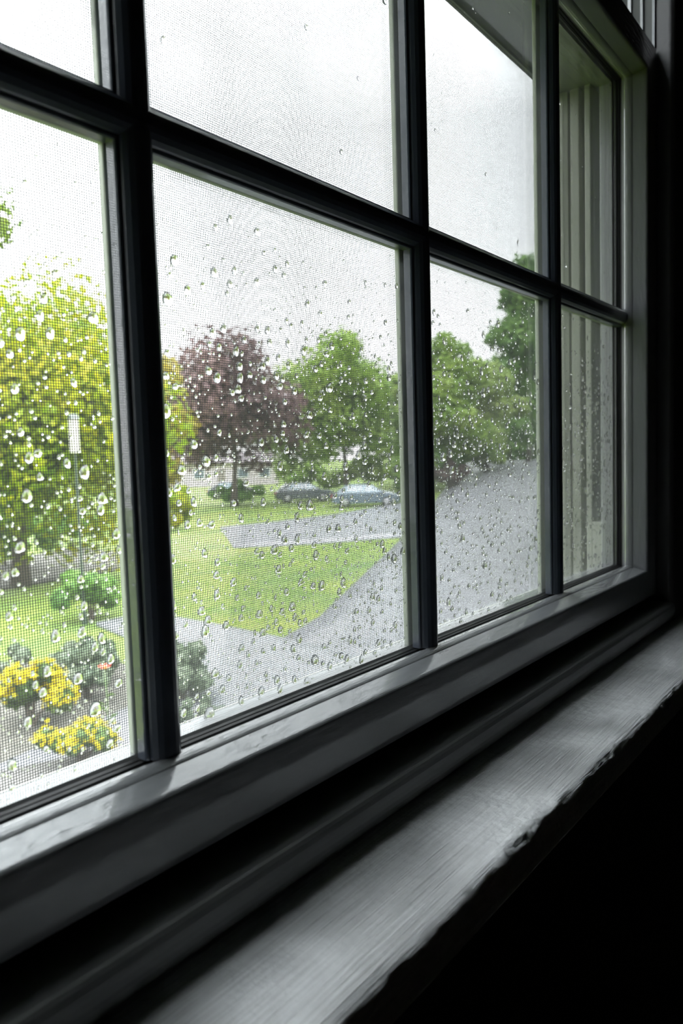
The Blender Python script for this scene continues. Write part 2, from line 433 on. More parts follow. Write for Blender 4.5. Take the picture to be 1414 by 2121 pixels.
# ------------------------------------------------------------------ interior trim: stop, stool, casing
st1 = tag(MB().prism([(.02, -.1960), (-.0545, -.1960), (-.0562, -.1966), (-.0576, -.1980), (-.0585, -.2005), (-.0589, -.2040), (-.0587, -.2075), (-.0578, -.2110), (-.0560, -.2145),
                      (-.0535, -.2180), (-.0508, -.2205), (-.0500, -.2215), (.02, -.2215)], (FL - .02, FR - .0), 'x').build('trim_5', trim_m),
          'rounded wooden stop moulding between the sash and the inner sill', kind='structure')
def stool():
    # painted inner sill with a worn, chipped front edge: cross-section swept along x with noise
    x0, x1, n = -.55, 1.60, 900
    prof = []          # (y, z, how much it is worn)
    for k in range(22): prof.append((-.020 - k * .0048, -.2208, 0.0))
    prof += [(-.1225, -.2208, .12), (-.1245, -.2210, .3), (-.1262, -.2215, .6), (-.1275, -.2223, 1), (-.1285, -.2236, 1), (-.1290, -.2252, 1), (-.1291, -.2275, .8), (-.1290, -.231, .5), (-.1290, -.238, .3), (-.1285, -.245, .2), (-.126, -.249, .1), (-.020, -.249, 0)]
    V_, F_ = [], []
    k = len(prof)
    for i in range(n + 1):
        x = x0 + (x1 - x0) * i / n
        chip = max(0, noise.noise(Vector((x * 9, 3.1, 0))) - .05) * 2.2
        for j, (y, z, wgt) in enumerate(prof):
            d = noise.noise(Vector((x * 55, y * 300, z * 300))) * .0016 + noise.noise(Vector((x * 170, y * 500, z * 500))) * .0010
            d += noise.noise(Vector((x * 6, 1.7, 5))) * .0012
            yy = y + wgt * (d + chip * .0030 * max(0, noise.noise(Vector((x * 90, j * .9, 2))) + .35))
            zz = z - wgt * (abs(d) * .6 + chip * .0030 * max(0, noise.noise(Vector((x * 75, 7, j * .7))) + .3))
            if wgt == 0 and z > -.23: zz += .00018 * noise.noise(Vector((x * 8, y * 60, 0)))
            V_.append((x, yy, zz))
    for i in range(n):
        for j in range(k):
            a = i * k + j; b = i * k + (j + 1) % k
            F_.append((a, b, b + k, a + k))
    V_ = np.array(V_); me = fast_mesh(V_, np.array(F_), 'stool', True)
    return me
st = link('trim_6', stool(), sill_m); tag(st, 'white-painted inner window sill with brush marks and a chipped front edge', kind='structure')
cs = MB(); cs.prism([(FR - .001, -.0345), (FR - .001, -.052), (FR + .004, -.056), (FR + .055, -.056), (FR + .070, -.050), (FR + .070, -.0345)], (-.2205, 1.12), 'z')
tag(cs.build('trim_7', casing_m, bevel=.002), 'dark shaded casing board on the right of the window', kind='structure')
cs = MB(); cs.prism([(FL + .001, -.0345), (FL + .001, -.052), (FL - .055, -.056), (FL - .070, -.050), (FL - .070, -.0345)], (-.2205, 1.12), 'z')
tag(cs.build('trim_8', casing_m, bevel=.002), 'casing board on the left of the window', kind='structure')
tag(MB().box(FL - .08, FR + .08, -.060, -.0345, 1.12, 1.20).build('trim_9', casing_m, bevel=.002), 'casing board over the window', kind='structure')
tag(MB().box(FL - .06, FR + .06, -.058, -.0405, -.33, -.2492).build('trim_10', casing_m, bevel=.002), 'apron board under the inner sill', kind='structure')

# ------------------------------------------------------------------ room shell
RX0, RX1, RY0, RZ0, RZ1 = -2.6, 1.9, -3.6, -1.15, 1.45
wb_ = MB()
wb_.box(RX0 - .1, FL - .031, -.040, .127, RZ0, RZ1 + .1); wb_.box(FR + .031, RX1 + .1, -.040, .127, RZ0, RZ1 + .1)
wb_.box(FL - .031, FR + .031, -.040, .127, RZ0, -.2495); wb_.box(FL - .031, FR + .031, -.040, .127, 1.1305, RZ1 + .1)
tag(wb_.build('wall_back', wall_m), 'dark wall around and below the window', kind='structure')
tag(MB().box(RX1, RX1 + .1, RY0, -.041, RZ0, RZ1).build('wall_right', wall_m), kind='structure')
tag(MB().box(RX0 - .1, RX0, RY0, -.041, RZ0, RZ1).build('wall_left', wall_m), kind='structure')
tag(MB().box(RX0 - .1, RX1 + .1, RY0 - .1, RY0, RZ0, RZ1).build('wall_front', wall_m), kind='structure')
tag(MB().box(RX0 - .1, RX1 + .1, RY0 - .1, -.041, RZ0 - .1, RZ0).build('floor', floor_m), kind='structure')
tag(MB().box(RX0 - .1, RX1 + .1, RY0 - .1, -.041, RZ1, RZ1 + .1).build('ceiling', ceil_m), kind='structure')

# ------------------------------------------------------------------ terrain
def sstep(a, b, t):
    t = min(1, max(0, (t - a) / (b - a))); return t * t * (3 - 2 * t)
def tz(x, y):
    t = x - .9 * y
    return -3.2 + 2.25 * sstep(14, 34, t) + .12 * noise.noise(Vector((x * .05, y * .05, 0)))
def terrain():
    xs = np.concatenate([np.arange(-30, 90, 1.5), np.arange(90, 261, 6)]); ys = np.concatenate([[.45], np.arange(1.5, 90, 1.5), np.arange(90, 261, 6)])
    V_ = [(x, y, tz(x, y)) for y in ys for x in xs]; nx = len(xs)
    F_ = [(j * nx + i, j * nx + i + 1, (j + 1) * nx + i + 1, (j + 1) * nx + i) for j in range(len(ys) - 1) for i in range(nx - 1)]
    return fast_mesh(V_, F_, 'lawn', True)
tag(link('ground', terrain(), lawn_m), 'bright green lawn rolling away from the house', kind='structure')
def strip(name, stations, mat, label, lift, m_=10, step=1.0):
    V_, F_ = [], []
    rows = []
    for (a, b), (c, d) in zip(stations[:-1], stations[1:]):
        L = max(math.dist(a, c), math.dist(b, d)); n = max(1, int(L / step))
        for i in range(n): t = i / n; rows.append(([a[k] * (1 - t) + c[k] * t for k in (0, 1)], [b[k] * (1 - t) + d[k] * t for k in (0, 1)]))
    rows.append(stations[-1])
    for a, b in rows:
        for j in range(m_ + 1):
            t = j / m_; x = a[0] * (1 - t) + b[0] * t; y = a[1] * (1 - t) + b[1] * t
            if 0 < j < m_: pass
            V_.append((x, y, tz(x, y) + lift))
        for j in (0, m_):
            pass
    k = m_ + 1
    for i in range(len(rows) - 1):
        for j in range(m_): F_.append((i * k + j, i * k + j + 1, (i + 1) * k + j + 1, (i + 1) * k + j))
    me = fast_mesh(V_, F_, name, True)
    o = link(name, me, mat)
    s_ = o.modifiers.new('thick', 'SOLIDIFY'); s_.thickness = .12; s_.offset = 1 if me.polygons[0].normal.z < 0 else -1
    return tag(o, label, kind='structure')
strip('road', [((1.5, 6.9), (1.5, .5)), ((8.87, 8.33), (8.9, .5)), ((10.8, 9.0), (10.9, .5)), ((21.6, 14.6), (22, 2.0)), ((38, 23.2), (40, 6)), ((60, 33.5), (66, 14)), ((95, 50), (110, 25)), ((170, 88), (190, 50))],
      drive_m, 'wet grey driveway running away past the trees on the right', .05, 14)
strip('path', [((8.0, 12.4), (9.15, 12.4)), ((7.5, 10.0), (9.17, 10.1)), ((6.3, 7.6), (9.0, 7.6)), ((5.2, 5.2), (8.6, 5.2))], walk_m, 'pale concrete walk beside the lawn corner', .08, 6)
strip('path', [((24.0, 26.6), (18.2, 19.4)), ((26.5, 26.2), (20.5, 17.6)), ((32, 26), (25.0, 15.5)), ((42, 27.5), (33.0, 19.0))], drive_m, 'grey side drive crossing the lawn', .06, 8)
strip('path', [((3.0, 20.0), (3.0, 16.4)), ((8.0, 21.6), (8.9, 18.2)), ((12.0, 23.8), (12.2, 18.3)), ((15.5, 25.5), (15.0, 19))], mulch_m, 'grey brown path behind the left lawn', .05, 6)
strip('ground', [((1.0, 12.6), (1.0, 4.0)), ((4.0, 12.0), (4.0, 4.2)), ((6.7, 10.4), (6.2, 4.6))], mulch_m, 'mulched flower bed under the yellow blooms', .04, 12, .5)
strip('ground', [((1.0, 7.6), (1.0, 3.2)), ((3.2, 7.2), (3.2, 3.4)), ((4.9, 6.4), (4.4, 3.6))], gravel_m, 'pale gravel strip nearest the house', .07, 8, .5)

# ------------------------------------------------------------------ plants
def leaves(centers, normals, size, jitter=.35, aspect=1.6):
    """folded leaf: 4 verts as two triangles; centres (n,3)"""
    n = len(centers)
    a = rng.normal(size=(n, 3)); a -= normals * (a * normals).sum(1, keepdims=True) * .6
    a /= np.linalg.norm(a, axis=1, keepdims=True)
    b = np.cross(a, normals + rng.normal(size=(n, 3)) * jitter); b /= np.linalg.norm(b, axis=1, keepdims=True) + 1e-9
    nn = np.cross(a, b)
    s = size * rng.uniform(.6, 1.3, (n, 1))
    v = np.stack([centers - a * s * aspect * .5, centers - b * s * .5 + nn * s * .15, centers + a * s * aspect * .5 , centers + b * s * .5 + nn * s * .15], 1)
    base = np.arange(n)[:, None] * 4
    f = np.concatenate([base + [0, 1, 2], base + [0, 2, 3]], 1).reshape(-1, 3)
    return v.reshape(-1, 3), f

def crown_mesh(rx, ry, z0, z1, blobs, n, size, seed, taper=.35, fill=.75, core=True):
    r_ = np.random.default_rng(seed)
    H = z1 - z0; zc = (z0 + z1) / 2
    B = []
    for i in range(blobs):
        while True:
            p = r_.uniform(-1, 1, 3)
            if p @ p < 1: break
        p = p / np.linalg.norm(p) * r_.uniform(.35, .85) if i % 4 else p * .3
        w_ = 1 - taper * max(0, p[2])
        B.append((p[0] * rx * w_, p[1] * ry * w_, zc + p[2] * H * .5 * .88, r_.uniform(.22, .42) * min(rx, ry, H * .5) * 1.1))
    B = np.array(B)
    wts = B[:, 3] ** 2; wts /= wts.sum()
    idx = r_.choice(len(B), n, p=wts)
    d = r_.normal(size=(n, 3)); d /= np.linalg.norm(d, axis=1, keepdims=True)
    rad = B[idx, 3:4] * (1 - r_.random((n, 1)) ** 2 * .5) * r_.uniform(.85, 1.12, (n, 1))
    c = B[idx, :3] + d * rad
    c[:, 2] = np.maximum(c[:, 2], z0 * .98 + .02)
    v, f = leaves(c, d, size)
    return v, f, B

def trunk_mesh(h, r, B, seed, lean=0.0, nb=7):
    r_ = random.Random(seed); t = MB()
    pts = [(lean * k / 6 * h * .3 + .04 * h * math.sin(k + seed) * .3, .03 * h * math.cos(k * 1.3 + seed) * .3, h * k / 6) for k in range(7)]
    t.tube(pts, [r * (1.35 if k == 0 else 1 - .12 * k) for k in range(7)], 9)
    for i in range(min(nb, len(B))):
        b = B[r_.randrange(len(B))]; k = r_.randint(2, 5); p = Vector(pts[k]); q = Vector(b[:3])
        mid = p.lerp(q, .5) + Vector((0, 0, .08 * h))
        t.tube([p, mid, q], [r * .42, r * .28, r * .08], 6)
    return t

def tree(name, label, az, dist, ztop, width, zbot, mat, seed, n=5000, size=.3, group=None, blobs=26, depth=None, taper=.35, trunk_r=.22, cat='tree', sparse=False):
    a = math.radians(az); x = dist * math.sin(a); y = dist * math.cos(a) + CAM_Y
    g = tz(x, y)
    root = tag(empty(name, (x, y, g - .05), 0), label, cat, group)
    z0, z1 = zbot - g, ztop - g
    v, f, B = crown_mesh(width / 2, (depth or width) / 2, z0, z1, blobs, n, size, seed, taper)
    link('crown', fast_mesh(v, f, 'crown'), mat, root)
    trunk_mesh(z0 + (z1 - z0) * .7, trunk_r, B, seed).build('trunk', bark_m, root, smooth=True)
    return root

yg = leaf_mat('leaf_yellow_green', [(.13, .28, .002), (.35, .44, .002), (.62, .56, .003)], .5, .35)
pur = leaf_mat('leaf_copper', [(.11, .060, .065), (.21, .12, .12), (.30, .19, .17)], .35, .4)
yl = leaf_mat('leaf_ochre', [(.20, .22, .03), (.42, .33, .04), (.55, .42, .06)], .45, .5)
mg = leaf_mat('leaf_mid_green', [(.17, .32, .045), (.32, .50, .07), (.48, .62, .12)], .45, .4)
lg = leaf_mat('leaf_pale_green', [(.26, .40, .10), (.42, .58, .13), (.60, .72, .22)], .45, .4)
dg = leaf_mat('leaf_deep_green', [(.09, .22, .045), (.19, .38, .06), (.32, .52, .11)], .4, .5)
sg = leaf_mat('leaf_grey_green', [(.08, .12, .07), (.17, .22, .13), (.30, .34, .24)], .35, 3.0)
sh = leaf_mat('leaf_shrub', [(.05, .10, .02), (.12, .21, .04), (.22, .31, .08)], .35, 1.5)

tree('broadleaf_tree', 'big sunny yellow-green tree filling the leftmost lower pane', 27.4, 21, 5.15, 8.6, -2.9, yg, 11, 46000, .13, blobs=66, taper=-.05)
tree('purple_leaf_tree', 'dark purple-leaved tree standing behind the parked cars', 43.0, 52, 10.4, 11.0, -1.4, pur, 12, 12000, .34, blobs=50, taper=.95)
tree('ochre_tree', 'yellow-ochre tree just left of the purple tree', 36.9, 45, 6.9, 6.2, -2.2, yl, 13, 6000, .32)
tree('garden_tree', 'tall rounded light green tree in the middle of the second pane', 51.6, 58, 12.0, 8.6, -3.0, mg, 14, 11000, .34, blobs=36, taper=.15)
tree('garden_tree', 'lower spreading tree between the purple tree and the tall rounded one', 47.4, 70, 10.5, 9.0, -3.0, lg, 15, 9000, .36, blobs=34)
tree('garden_tree', 'bushy tree behind the second upright bar, right of the tall rounded one', 56.2, 66, 10.4, 8.6, -3.0, lg, 16, 10000, .36, blobs=34)
tree('garden_tree', 'round-topped pale green tree at the left of the third pane', 59.8, 53, 10.0, 6.6, -2.6, mg, 17, 9000, .34, blobs=34, taper=.1)
tree('garden_tree', 'lower green tree between the pale round one and the tall dark one', 62.6, 59, 8.9, 6.4, -2.6, lg, 18, 9000, .36, blobs=30)
tree('tall_dark_tree', 'tallest dark green tree at the right edge, beside the driveway end', 65.8, 72, 22.0, 8.6, -2.0, dg, 19, 15000, .40, blobs=56, taper=.5, depth=8)
tree('hedge_tree', 'dark tree closing the far end of the driveway', 72.5, 80, 14.0, 8.0, -2.0, dg, 20, 6000, .42)
tree('backdrop_tree', 'distant tree at far left behind the yellow-green tree', 33.5, 92, 10.6, 13, -2.6, lg, 21, 6000, .5, group='trees at the back of the garden')
tree('backdrop_tree', 'distant tree behind the ochre tree', 38.6, 124, 14.4, 15, -2.6, mg, 22, 6000, .5, group='trees at the back of the garden')
tree('backdrop_tree', 'distant tree peeping out right of the purple tree', 48.6, 116, 14.6, 15, -2.6, mg, 23, 6000, .5, group='trees at the back of the garden')
tree('backdrop_tree', 'distant tree behind the second upright bar', 57.2, 100, 14.2, 14, -2.4, mg, 24, 6000, .5, group='trees at the back of the garden')
tree('backdrop_tree', 'distant tree showing between the two right-hand pale trees', 61.6, 116, 17.4, 12, -2.0, dg, 25, 6000, .5, group='trees at the back of the garden')
tree('backdrop_tree', 'low distant tree closing the gap over the far end of the driveway', 65.3, 92, 8.5, 13, -2.4, dg, 27, 9000, .5, group='trees at the back of the garden')
# tall airy tree whose twig tips reach into the leftmost pane above the yellow-green crown
tree('airy_tree', 'thin leafy twig tips poking in above the yellow-green tree', 24.6, 17, 6.4, 2.9, 3.3, leaf_mat('leaf_new', [(.10, .20, .02), (.30, .38, .03)], .45, 1.0), 31, 520, .16, blobs=12, trunk_r=.14)

def shrub(name, label, x, y, w, h, mat, seed, n=2500, size=.07, group=None, blobs=14, cat='shrub', flowers=None):
    g = tz(x, y)
    root = tag(empty(name, (x, y, g)), label, cat, group)
    v, f, B = crown_mesh(w / 2, w / 2, .06 * h, h, blobs, n, size, seed, .3)
    link('foliage', fast_mesh(v, f, 'foliage'), mat, root)
    t = MB()
    for i in range(6):
        b = B[i % len(B)]
        t.tube([(0, 0, -.05), (b[0] * .3, b[1] * .3, b[2] * .5), tuple(b[:3])], [.03, .02, .008], 5)
    t.build('stem', bark_m, root)
    if flowers:
        fm_, nf, fs = flowers
        r_ = np.random.default_rng(seed + 5)
        d = r_.normal(size=(nf, 3)); d[:, 2] = abs(d[:, 2]) * .8 - .15; d /= np.linalg.norm(d, axis=1, keepdims=True)
        idx = r_.integers(0, len(B), nf)
        c = B[idx, :3] + d * B[idx, 3:4] * 1.1
        cc = np.repeat(c, 5, 0) + r_.normal(size=(nf * 5, 3)) * fs * .55
        v, f = leaves(cc, np.repeat(d, 5, 0), fs)
        q = link('blossom', fast_mesh(v, f, 'blossom'), fm_, root); q['kind'] = 'stuff'; q['label'] = 'yellow blossom'
    return root
yf = leaf_mat('yellow_petals', [(.80, .60, .003), (1.0, .85, .006)], .35, 4)
shrub('flowering_shrub', 'shrub covered in yellow blossom, low in the leftmost pane', 4.35, 8.15, 1.35, .9, sh, 41, 2600, .07, flowers=(yf, 330, .05))
shrub('flowering_shrub', 'smaller yellow-blossomed shrub nearer the window', 4.05, 6.55, .95, .6, sh, 42, 1700, .06, flowers=(yf, 170, .045))
shrub('grey_shrub', 'loose grey-green shrub just left of the first upright bar', 5.35, 8.45, 1.3, .75, sg, 43, 2300, .07)
shrub('grey_shrub', 'grey-green shrub beside the pale concrete walk, right of the first bar', 6.0, 7.35, 1.15, 1.0, sg, 44, 2400, .07)
shrub('grey_shrub', 'grey-green ground cover behind the yellow blossom', 4.9, 10.8, 2.0, .7, sg, 45, 2600, .08)
shrub('grey_shrub', 'sprawling grey-green shrub under the red bloom', 5.9, 9.2, 1.6, .7, sg, 46, 2300, .08)
shrub('grey_shrub', 'low silvery ground cover between the pale gravel and the concrete walk', 5.3, 6.5, 1.2, .4, sg, 55, 2000, .06)
shrub('garden_bush', 'dark green bush at the lawn edge right of the first upright bar', 8.2, 12.9, 1.7, 1.25, dg, 47, 2600, .09)
shrub('garden_bush', 'dark bush below the yellow-green tree, far left', 11.2, 22.4, 4.6, 2.5, dg, 48, 3000, .16)
shrub('garden_bush', 'dark bush next to the trunk of the yellow-green tree', 14.8, 24.4, 3.4, 1.9, dg, 49, 2600, .16)
shrub('garden_bush', 'yellow-green bush on the lawn right of the first upright bar', 21.5, 28.5, 6.0, 2.4, yg, 50, 3200, .18)
shrub('garden_bush', 'dark clipped bush in front of the purple tree', 36.5, 38.5, 4.4, 1.9, dg, 51, 2600, .2)
shrub('garden_bush', 'rust-tinged bush beside the second upright bar', 46, 26.6, 3.6, 2.2, pur, 52, 2200, .2)
shrub('garden_bush', 'green bush at the left bank of the driveway', 50, 28.8, 5, 2.6, dg, 53, 2600, .22)
shrub('garden_bush', 'green bush between the last parked car and the driveway', 43.2, 27.9, 3.8, 2.3, mg, 54, 2600, .2)

for az_, r_d, h_, w_, mt_, sd_, lb_ in (
        (49.6, 66, 3.2, 6.5, mg, 61, 'leafy bush filling the gap right of the neighbouring house'),
        (53.2, 60, 3.6, 7.0, lg, 62, 'yellowish-green bush behind the parked car with the pale windscreen'),
        (56.6, 54, 3.4, 6.0, mg, 63, 'big bush hidden partly by the second upright bar, lower panes'),
        (59.6, 60, 4.2, 6.5, dg, 64, 'dark big bush under the round-topped pale green tree'),
        (62.4, 58, 3.2, 5.0, mg, 65, 'bush left of the top of the driveway'),
        (64.4, 66, 5.2, 9.0, dg, 66, 'bush at the foot of the tallest dark tree'),
        (67.6, 76, 7.0, 9.0, dg, 67, 'bush closing the driveway end behind the third upright bar')):
    a_ = math.radians(az_)
    shrub('backdrop_bush', lb_, r_d * math.sin(a_), r_d * math.cos(a_) + CAM_Y, w_, h_, mt_, sd_, 3200, .3, group='bushes along the back of the garden')

def flower(x, y, label):
    g = tz(x, y); root = tag(empty('red_flower', (x, y, g)), label, 'flower')
    MB().tube([(0, 0, 0), (.01, 0, .35), (0, .01, .74)], [.008, .007, .006], 6).build('stem', stem_m, root, smooth=True)
    pm = simple('red_petals', (.75, .045, .02), .5)
    b = MB()
    for k in range(8):
        a = k * math.pi / 4; c, s = math.cos(a), math.sin(a)
        P = [(.0, 0, .74), (.035 * c - .022 * s, .035 * s + .022 * c, .755), (.085 * c, .085 * s, .79), (.035 * c + .022 * s, .035 * s - .022 * c, .755)]
        b.add(P, [(0, 1, 2), (0, 2, 3)])
    b.build('petals', pm, root)
    MB().tube([(0, 0, .74), (0, 0, .765)], [.018, .012], 8).build('flower_centre', yf, root)
    b = MB()
    for k in range(4):
        a = k * 1.6; c, s = math.cos(a), math.sin(a)
        b.add([(0, 0, .1 + k * .1), (.08 * c - .02 * s, .08 * s + .02 * c, .16 + k * .1), (.17 * c, .17 * s, .15 + k * .1), (.08 * c + .02 * s, .08 * s - .02 * c, .16 + k * .1)], [(0, 1, 2), (0, 2, 3)])
    b.build('leaf', sh, root)
flower(4.87, 7.30, 'single red bloom low in the leftmost pane, left of the first upright bar')

# grass tufts on the near lawn
def tufts(n=26000):
    xs = rng.uniform(6, 24, n); ys = rng.uniform(9, 24, n)
    keep = (ys > .52 * xs + 4.2) & (xs > 9.3) | ((xs < 9) & (ys > 13.4) & (ys < 17)); keep &= ~((ys > 17.5) & (xs > 15.0)); xs, ys = xs[keep], ys[keep]
    z = np.array([tz(a, b) for a, b in zip(xs, ys)])
    h = rng.uniform(.03, .075, len(xs)); t = rng.uniform(0, 6.28, len(xs)); w = .012
    p0 = np.stack([xs - np.cos(t) * w, ys - np.sin(t) * w, z - .01], 1); p1 = np.stack([xs + np.cos(t) * w, ys + np.sin(t) * w, z - .01], 1)
    p2 = np.stack([xs + rng.normal(0, .02, len(xs)), ys + rng.normal(0, .02, len(xs)), z + h], 1)
    V_ = np.stack([p0, p1, p2], 1).reshape(-1, 3); F_ = np.arange(len(V_)).reshape(-1, 3)
    return fast_mesh(V_, F_, 'grass')
tag(link('grass', tufts(), leaf_mat('grass_blades', [(.12, .28, .01), (.28, .46, .02)], .4, .6)), 'bright green grass blades on the near lawn', 'grass', kind='stuff')

# ------------------------------------------------------------------ parked cars
def car(label, x, y, rz, body_col, seed):
    g = tz(x, y)
    root = tag(empty('parked_car', (x, y, g), rz), label, 'car')
    bm_ = simple('car_paint_%s' % 'abc'[seed], body_col, .25, spec=.6, coat=.6)
    gm = simple('car_glass_%s' % 'abc'[seed], (.25, .32, .38), .05, spec=1.0)
    tm = simple('tyre_rubber_%s' % 'abc'[seed], (.015, .015, .015), .8); hm = simple('wheel_metal_%s' % 'abc'[seed], (.5, .5, .52), .3, metal=.9)
    L, Wd = 4.45, 1.76
    sec = [(-L / 2, .35), (-L / 2, .62), (-L / 2 + .12, .86), (-1.35, .95), (1.0, .95), (1.95, .80), (2.17, .66), (L / 2, .42), (L / 2 - .08, .25), (1.85, .22), (-1.85, .22), (-L / 2 + .08, .26)]
    V_, F_ = [], []; n = len(sec)
    for wy, sc_, dz in ((-Wd / 2, .955, 0), (-Wd / 2 + .10, 1, .02), (Wd / 2 - .10, 1, .02), (Wd / 2, .955, 0)):
        for (a, z) in sec: V_.append((a * sc_, wy, z + dz * (z > .6)))
    for k in range(3):
        for i in range(n): F_.append((k * n + i, k * n + (i + 1) % n, (k + 1) * n + (i + 1) % n, (k + 1) * n + i))
    F_ += [tuple(range(n))[::-1], tuple(range(3 * n, 4 * n))]
    MB().add(V_, F_).build('body', bm_, root, bevel=.04)
    roof = [(-1.95, .93), (-1.30, 1.38), (-.9, 1.46), (.15, 1.45), (.45, 1.38), (1.15, .94)]
    V_, F_ = [], []; n = len(roof)
    for wy, t in ((-Wd / 2 + .06, 0), (-Wd / 2 + .22, 1), (Wd / 2 - .22, 1), (Wd / 2 - .06, 0)):
        for (a, z) in roof: V_.append((a, (wy if z < 1 else (abs(wy) - (.16 if t == 0 else .05)) * (1 if wy > 0 else -1)), z - (.04 if t == 0 and z > 1 else 0)))
    for k in range(3):
        for i in range(n - 1): F_.append((k * n + i, k * n + i + 1, (k + 1) * n + i + 1, (k + 1) * n + i))
    F_ += [tuple(range(n))[::-1], tuple(range(3 * n, 4 * n))]
    MB().add(V_, F_).build('cabin', bm_, root, bevel=.03)
    def pane(nm, P): MB().add(P, [(0, 1, 2, 3)]).build(nm, gm, root)
    w1_, w2_ = Wd / 2 - .12, Wd / 2 - .26
    pane('windscreen', [(1.12, -w1_, .985), (1.12, w1_, .985), (.50, w2_, 1.39), (.50, -w2_, 1.39)])
    pane('rear_window', [(-1.90, -w1_, 1.0), (-1.90, w1_, 1.0), (-1.34, w2_, 1.385), (-1.34, -w2_, 1.385)])
    for s in (-1, 1):
        pane('side_window', [(-1.25, s * (Wd / 2 - .055), .99), (-.18, s * (Wd / 2 - .055), .99), (-.18, s * (Wd / 2 - .205), 1.36), (-1.05, s * (Wd / 2 - .205), 1.34)])
        pane('side_window', [(-.10, s * (Wd / 2 - .055), .99), (.92, s * (Wd / 2 - .055), .99), (.36, s * (Wd / 2 - .205), 1.34), (-.10, s * (Wd / 2 - .205), 1.36)])
        MB().box(1.0, 1.12, s * (Wd / 2 + .06) - .06, s * (Wd / 2 + .06) + .06, .95, 1.05).build('mirror', bm_, root, bevel=.02)
        MB().box(2.02, 2.16, s * .62 - .16, s * .62 + .16, .60, .70).build('headlamp', hm, root, bevel=.02)
        MB().box(-L / 2 - .005, -L / 2 + .08, s * .66 - .14, s * .66 + .14, .64, .78).build('tail_lamp', simple('tail_lamp_red_%s' % 'abc'[seed], (.4, .02, .02), .2), root, bevel=.01)
        for xx in (-1.35, 1.35):
            w_ = MB().tube([(0, s * .72, 0), (0, s * .86, 0), (0, s * .885, 0)], [.33, .33, .29], 20).build('wheel', tm, root, smooth=False); w_.location = (xx, 0, .33)
            MB().tube([(0, s * .88, 0), (0, s * .895, 0)], [.20, .17], 12).build('hub_cap', hm, w_)
    return root
car('dark parked car with a pale windscreen behind the lawn, middle of the three', 41.5, 36.6, math.radians(-42), (.045, .055, .065), 0)
car('blue-grey parked car at the end of the side drive, beside the second upright bar', 38.6, 28.6, math.radians(-52), (.07, .10, .13), 1)
car('black parked car half under the purple tree, leftmost of the three', 43.0, 46.0, math.radians(-45), (.03, .03, .035), 2)

# ------------------------------------------------------------------ pale house beyond the purple tree
hx, hy = 66.0, 74.0; hg = tz(hx, hy)
hs = tag(empty('neighbour_house', (hx, hy, hg), math.radians(-41)), 'pale low house seen under the purple tree', 'house')
hw = simple('house_render', (.42, .37, .38), .8, var=.06, scale=2); hr = simple('roof_shingle', (.09, .07, .075), .8, var=.2, scale=3); hgl = simple('house_glass', (.10, .12, .14), .08)
MB().box(-8, 8, -3.5, 3.5, 0, 3.1).build('wall', hw, hs)
MB().prism([(-4.1, 3.0), (0, 4.3), (4.1, 3.0)], (-8.5, 8.5), 'x').build('roof', hr, hs)
for wx in (-5.5, -2.2, 3.4, 6.2):
    wf = MB().box(wx - .75, wx + .75, -3.6, -3.48, 1.0, 2.3).build('window', simple('window_trim_white', (.8, .8, .8), .5), hs)
    MB().box(wx - .65, wx + .65, -3.63, -3.58, 1.1, 2.2).build('window_pane', hgl, wf)
dr_ = MB().box(.1, 1.1, -3.6, -3.48, 0, 2.15).build('door', simple('door_paint', (.14, .12, .11), .5), hs)
MB().tube([(.95, -3.6, 1.05), (.95, -3.66, 1.05)], [.03, .04], 8).build('door_knob', simple('brass', (.6, .45, .2), .3, metal=1), dr_)
MB().box(4.2, 4.9, -.3, .4, 3.8, 5.0).build('chimney', hr, hs)

# pale gate post seen through the yellow-green tree
px_, py_ = 7.97, 12.75; g = tz(px_, py_)
pp = tag(empty('lamp_post', (px_, py_, g)), 'slim dark post with a pale oblong lantern before the yellow-green tree', 'lamp post')
pm_ = simple('pale_lantern', (.34, .33, .28), .5, var=.1); pk_ = simple('dark_post_paint', (.02, .035, .02), .5)
MB().tube([(0, 0, 0), (0, 0, .25), (0, 0, .27), (0, 0, 3.42)], [.06, .05, .03, .022], 10).build('shaft', pk_, pp)
MB().box(-.07, .07, -.07, .07, 3.42, 4.08).build('lantern', pm_, pp, bevel=.01)
MB().prism([(-.09, 4.08), (0, 4.18), (.09, 4.08)], (-.09, .09), 'x').build('cap', pk_, pp)

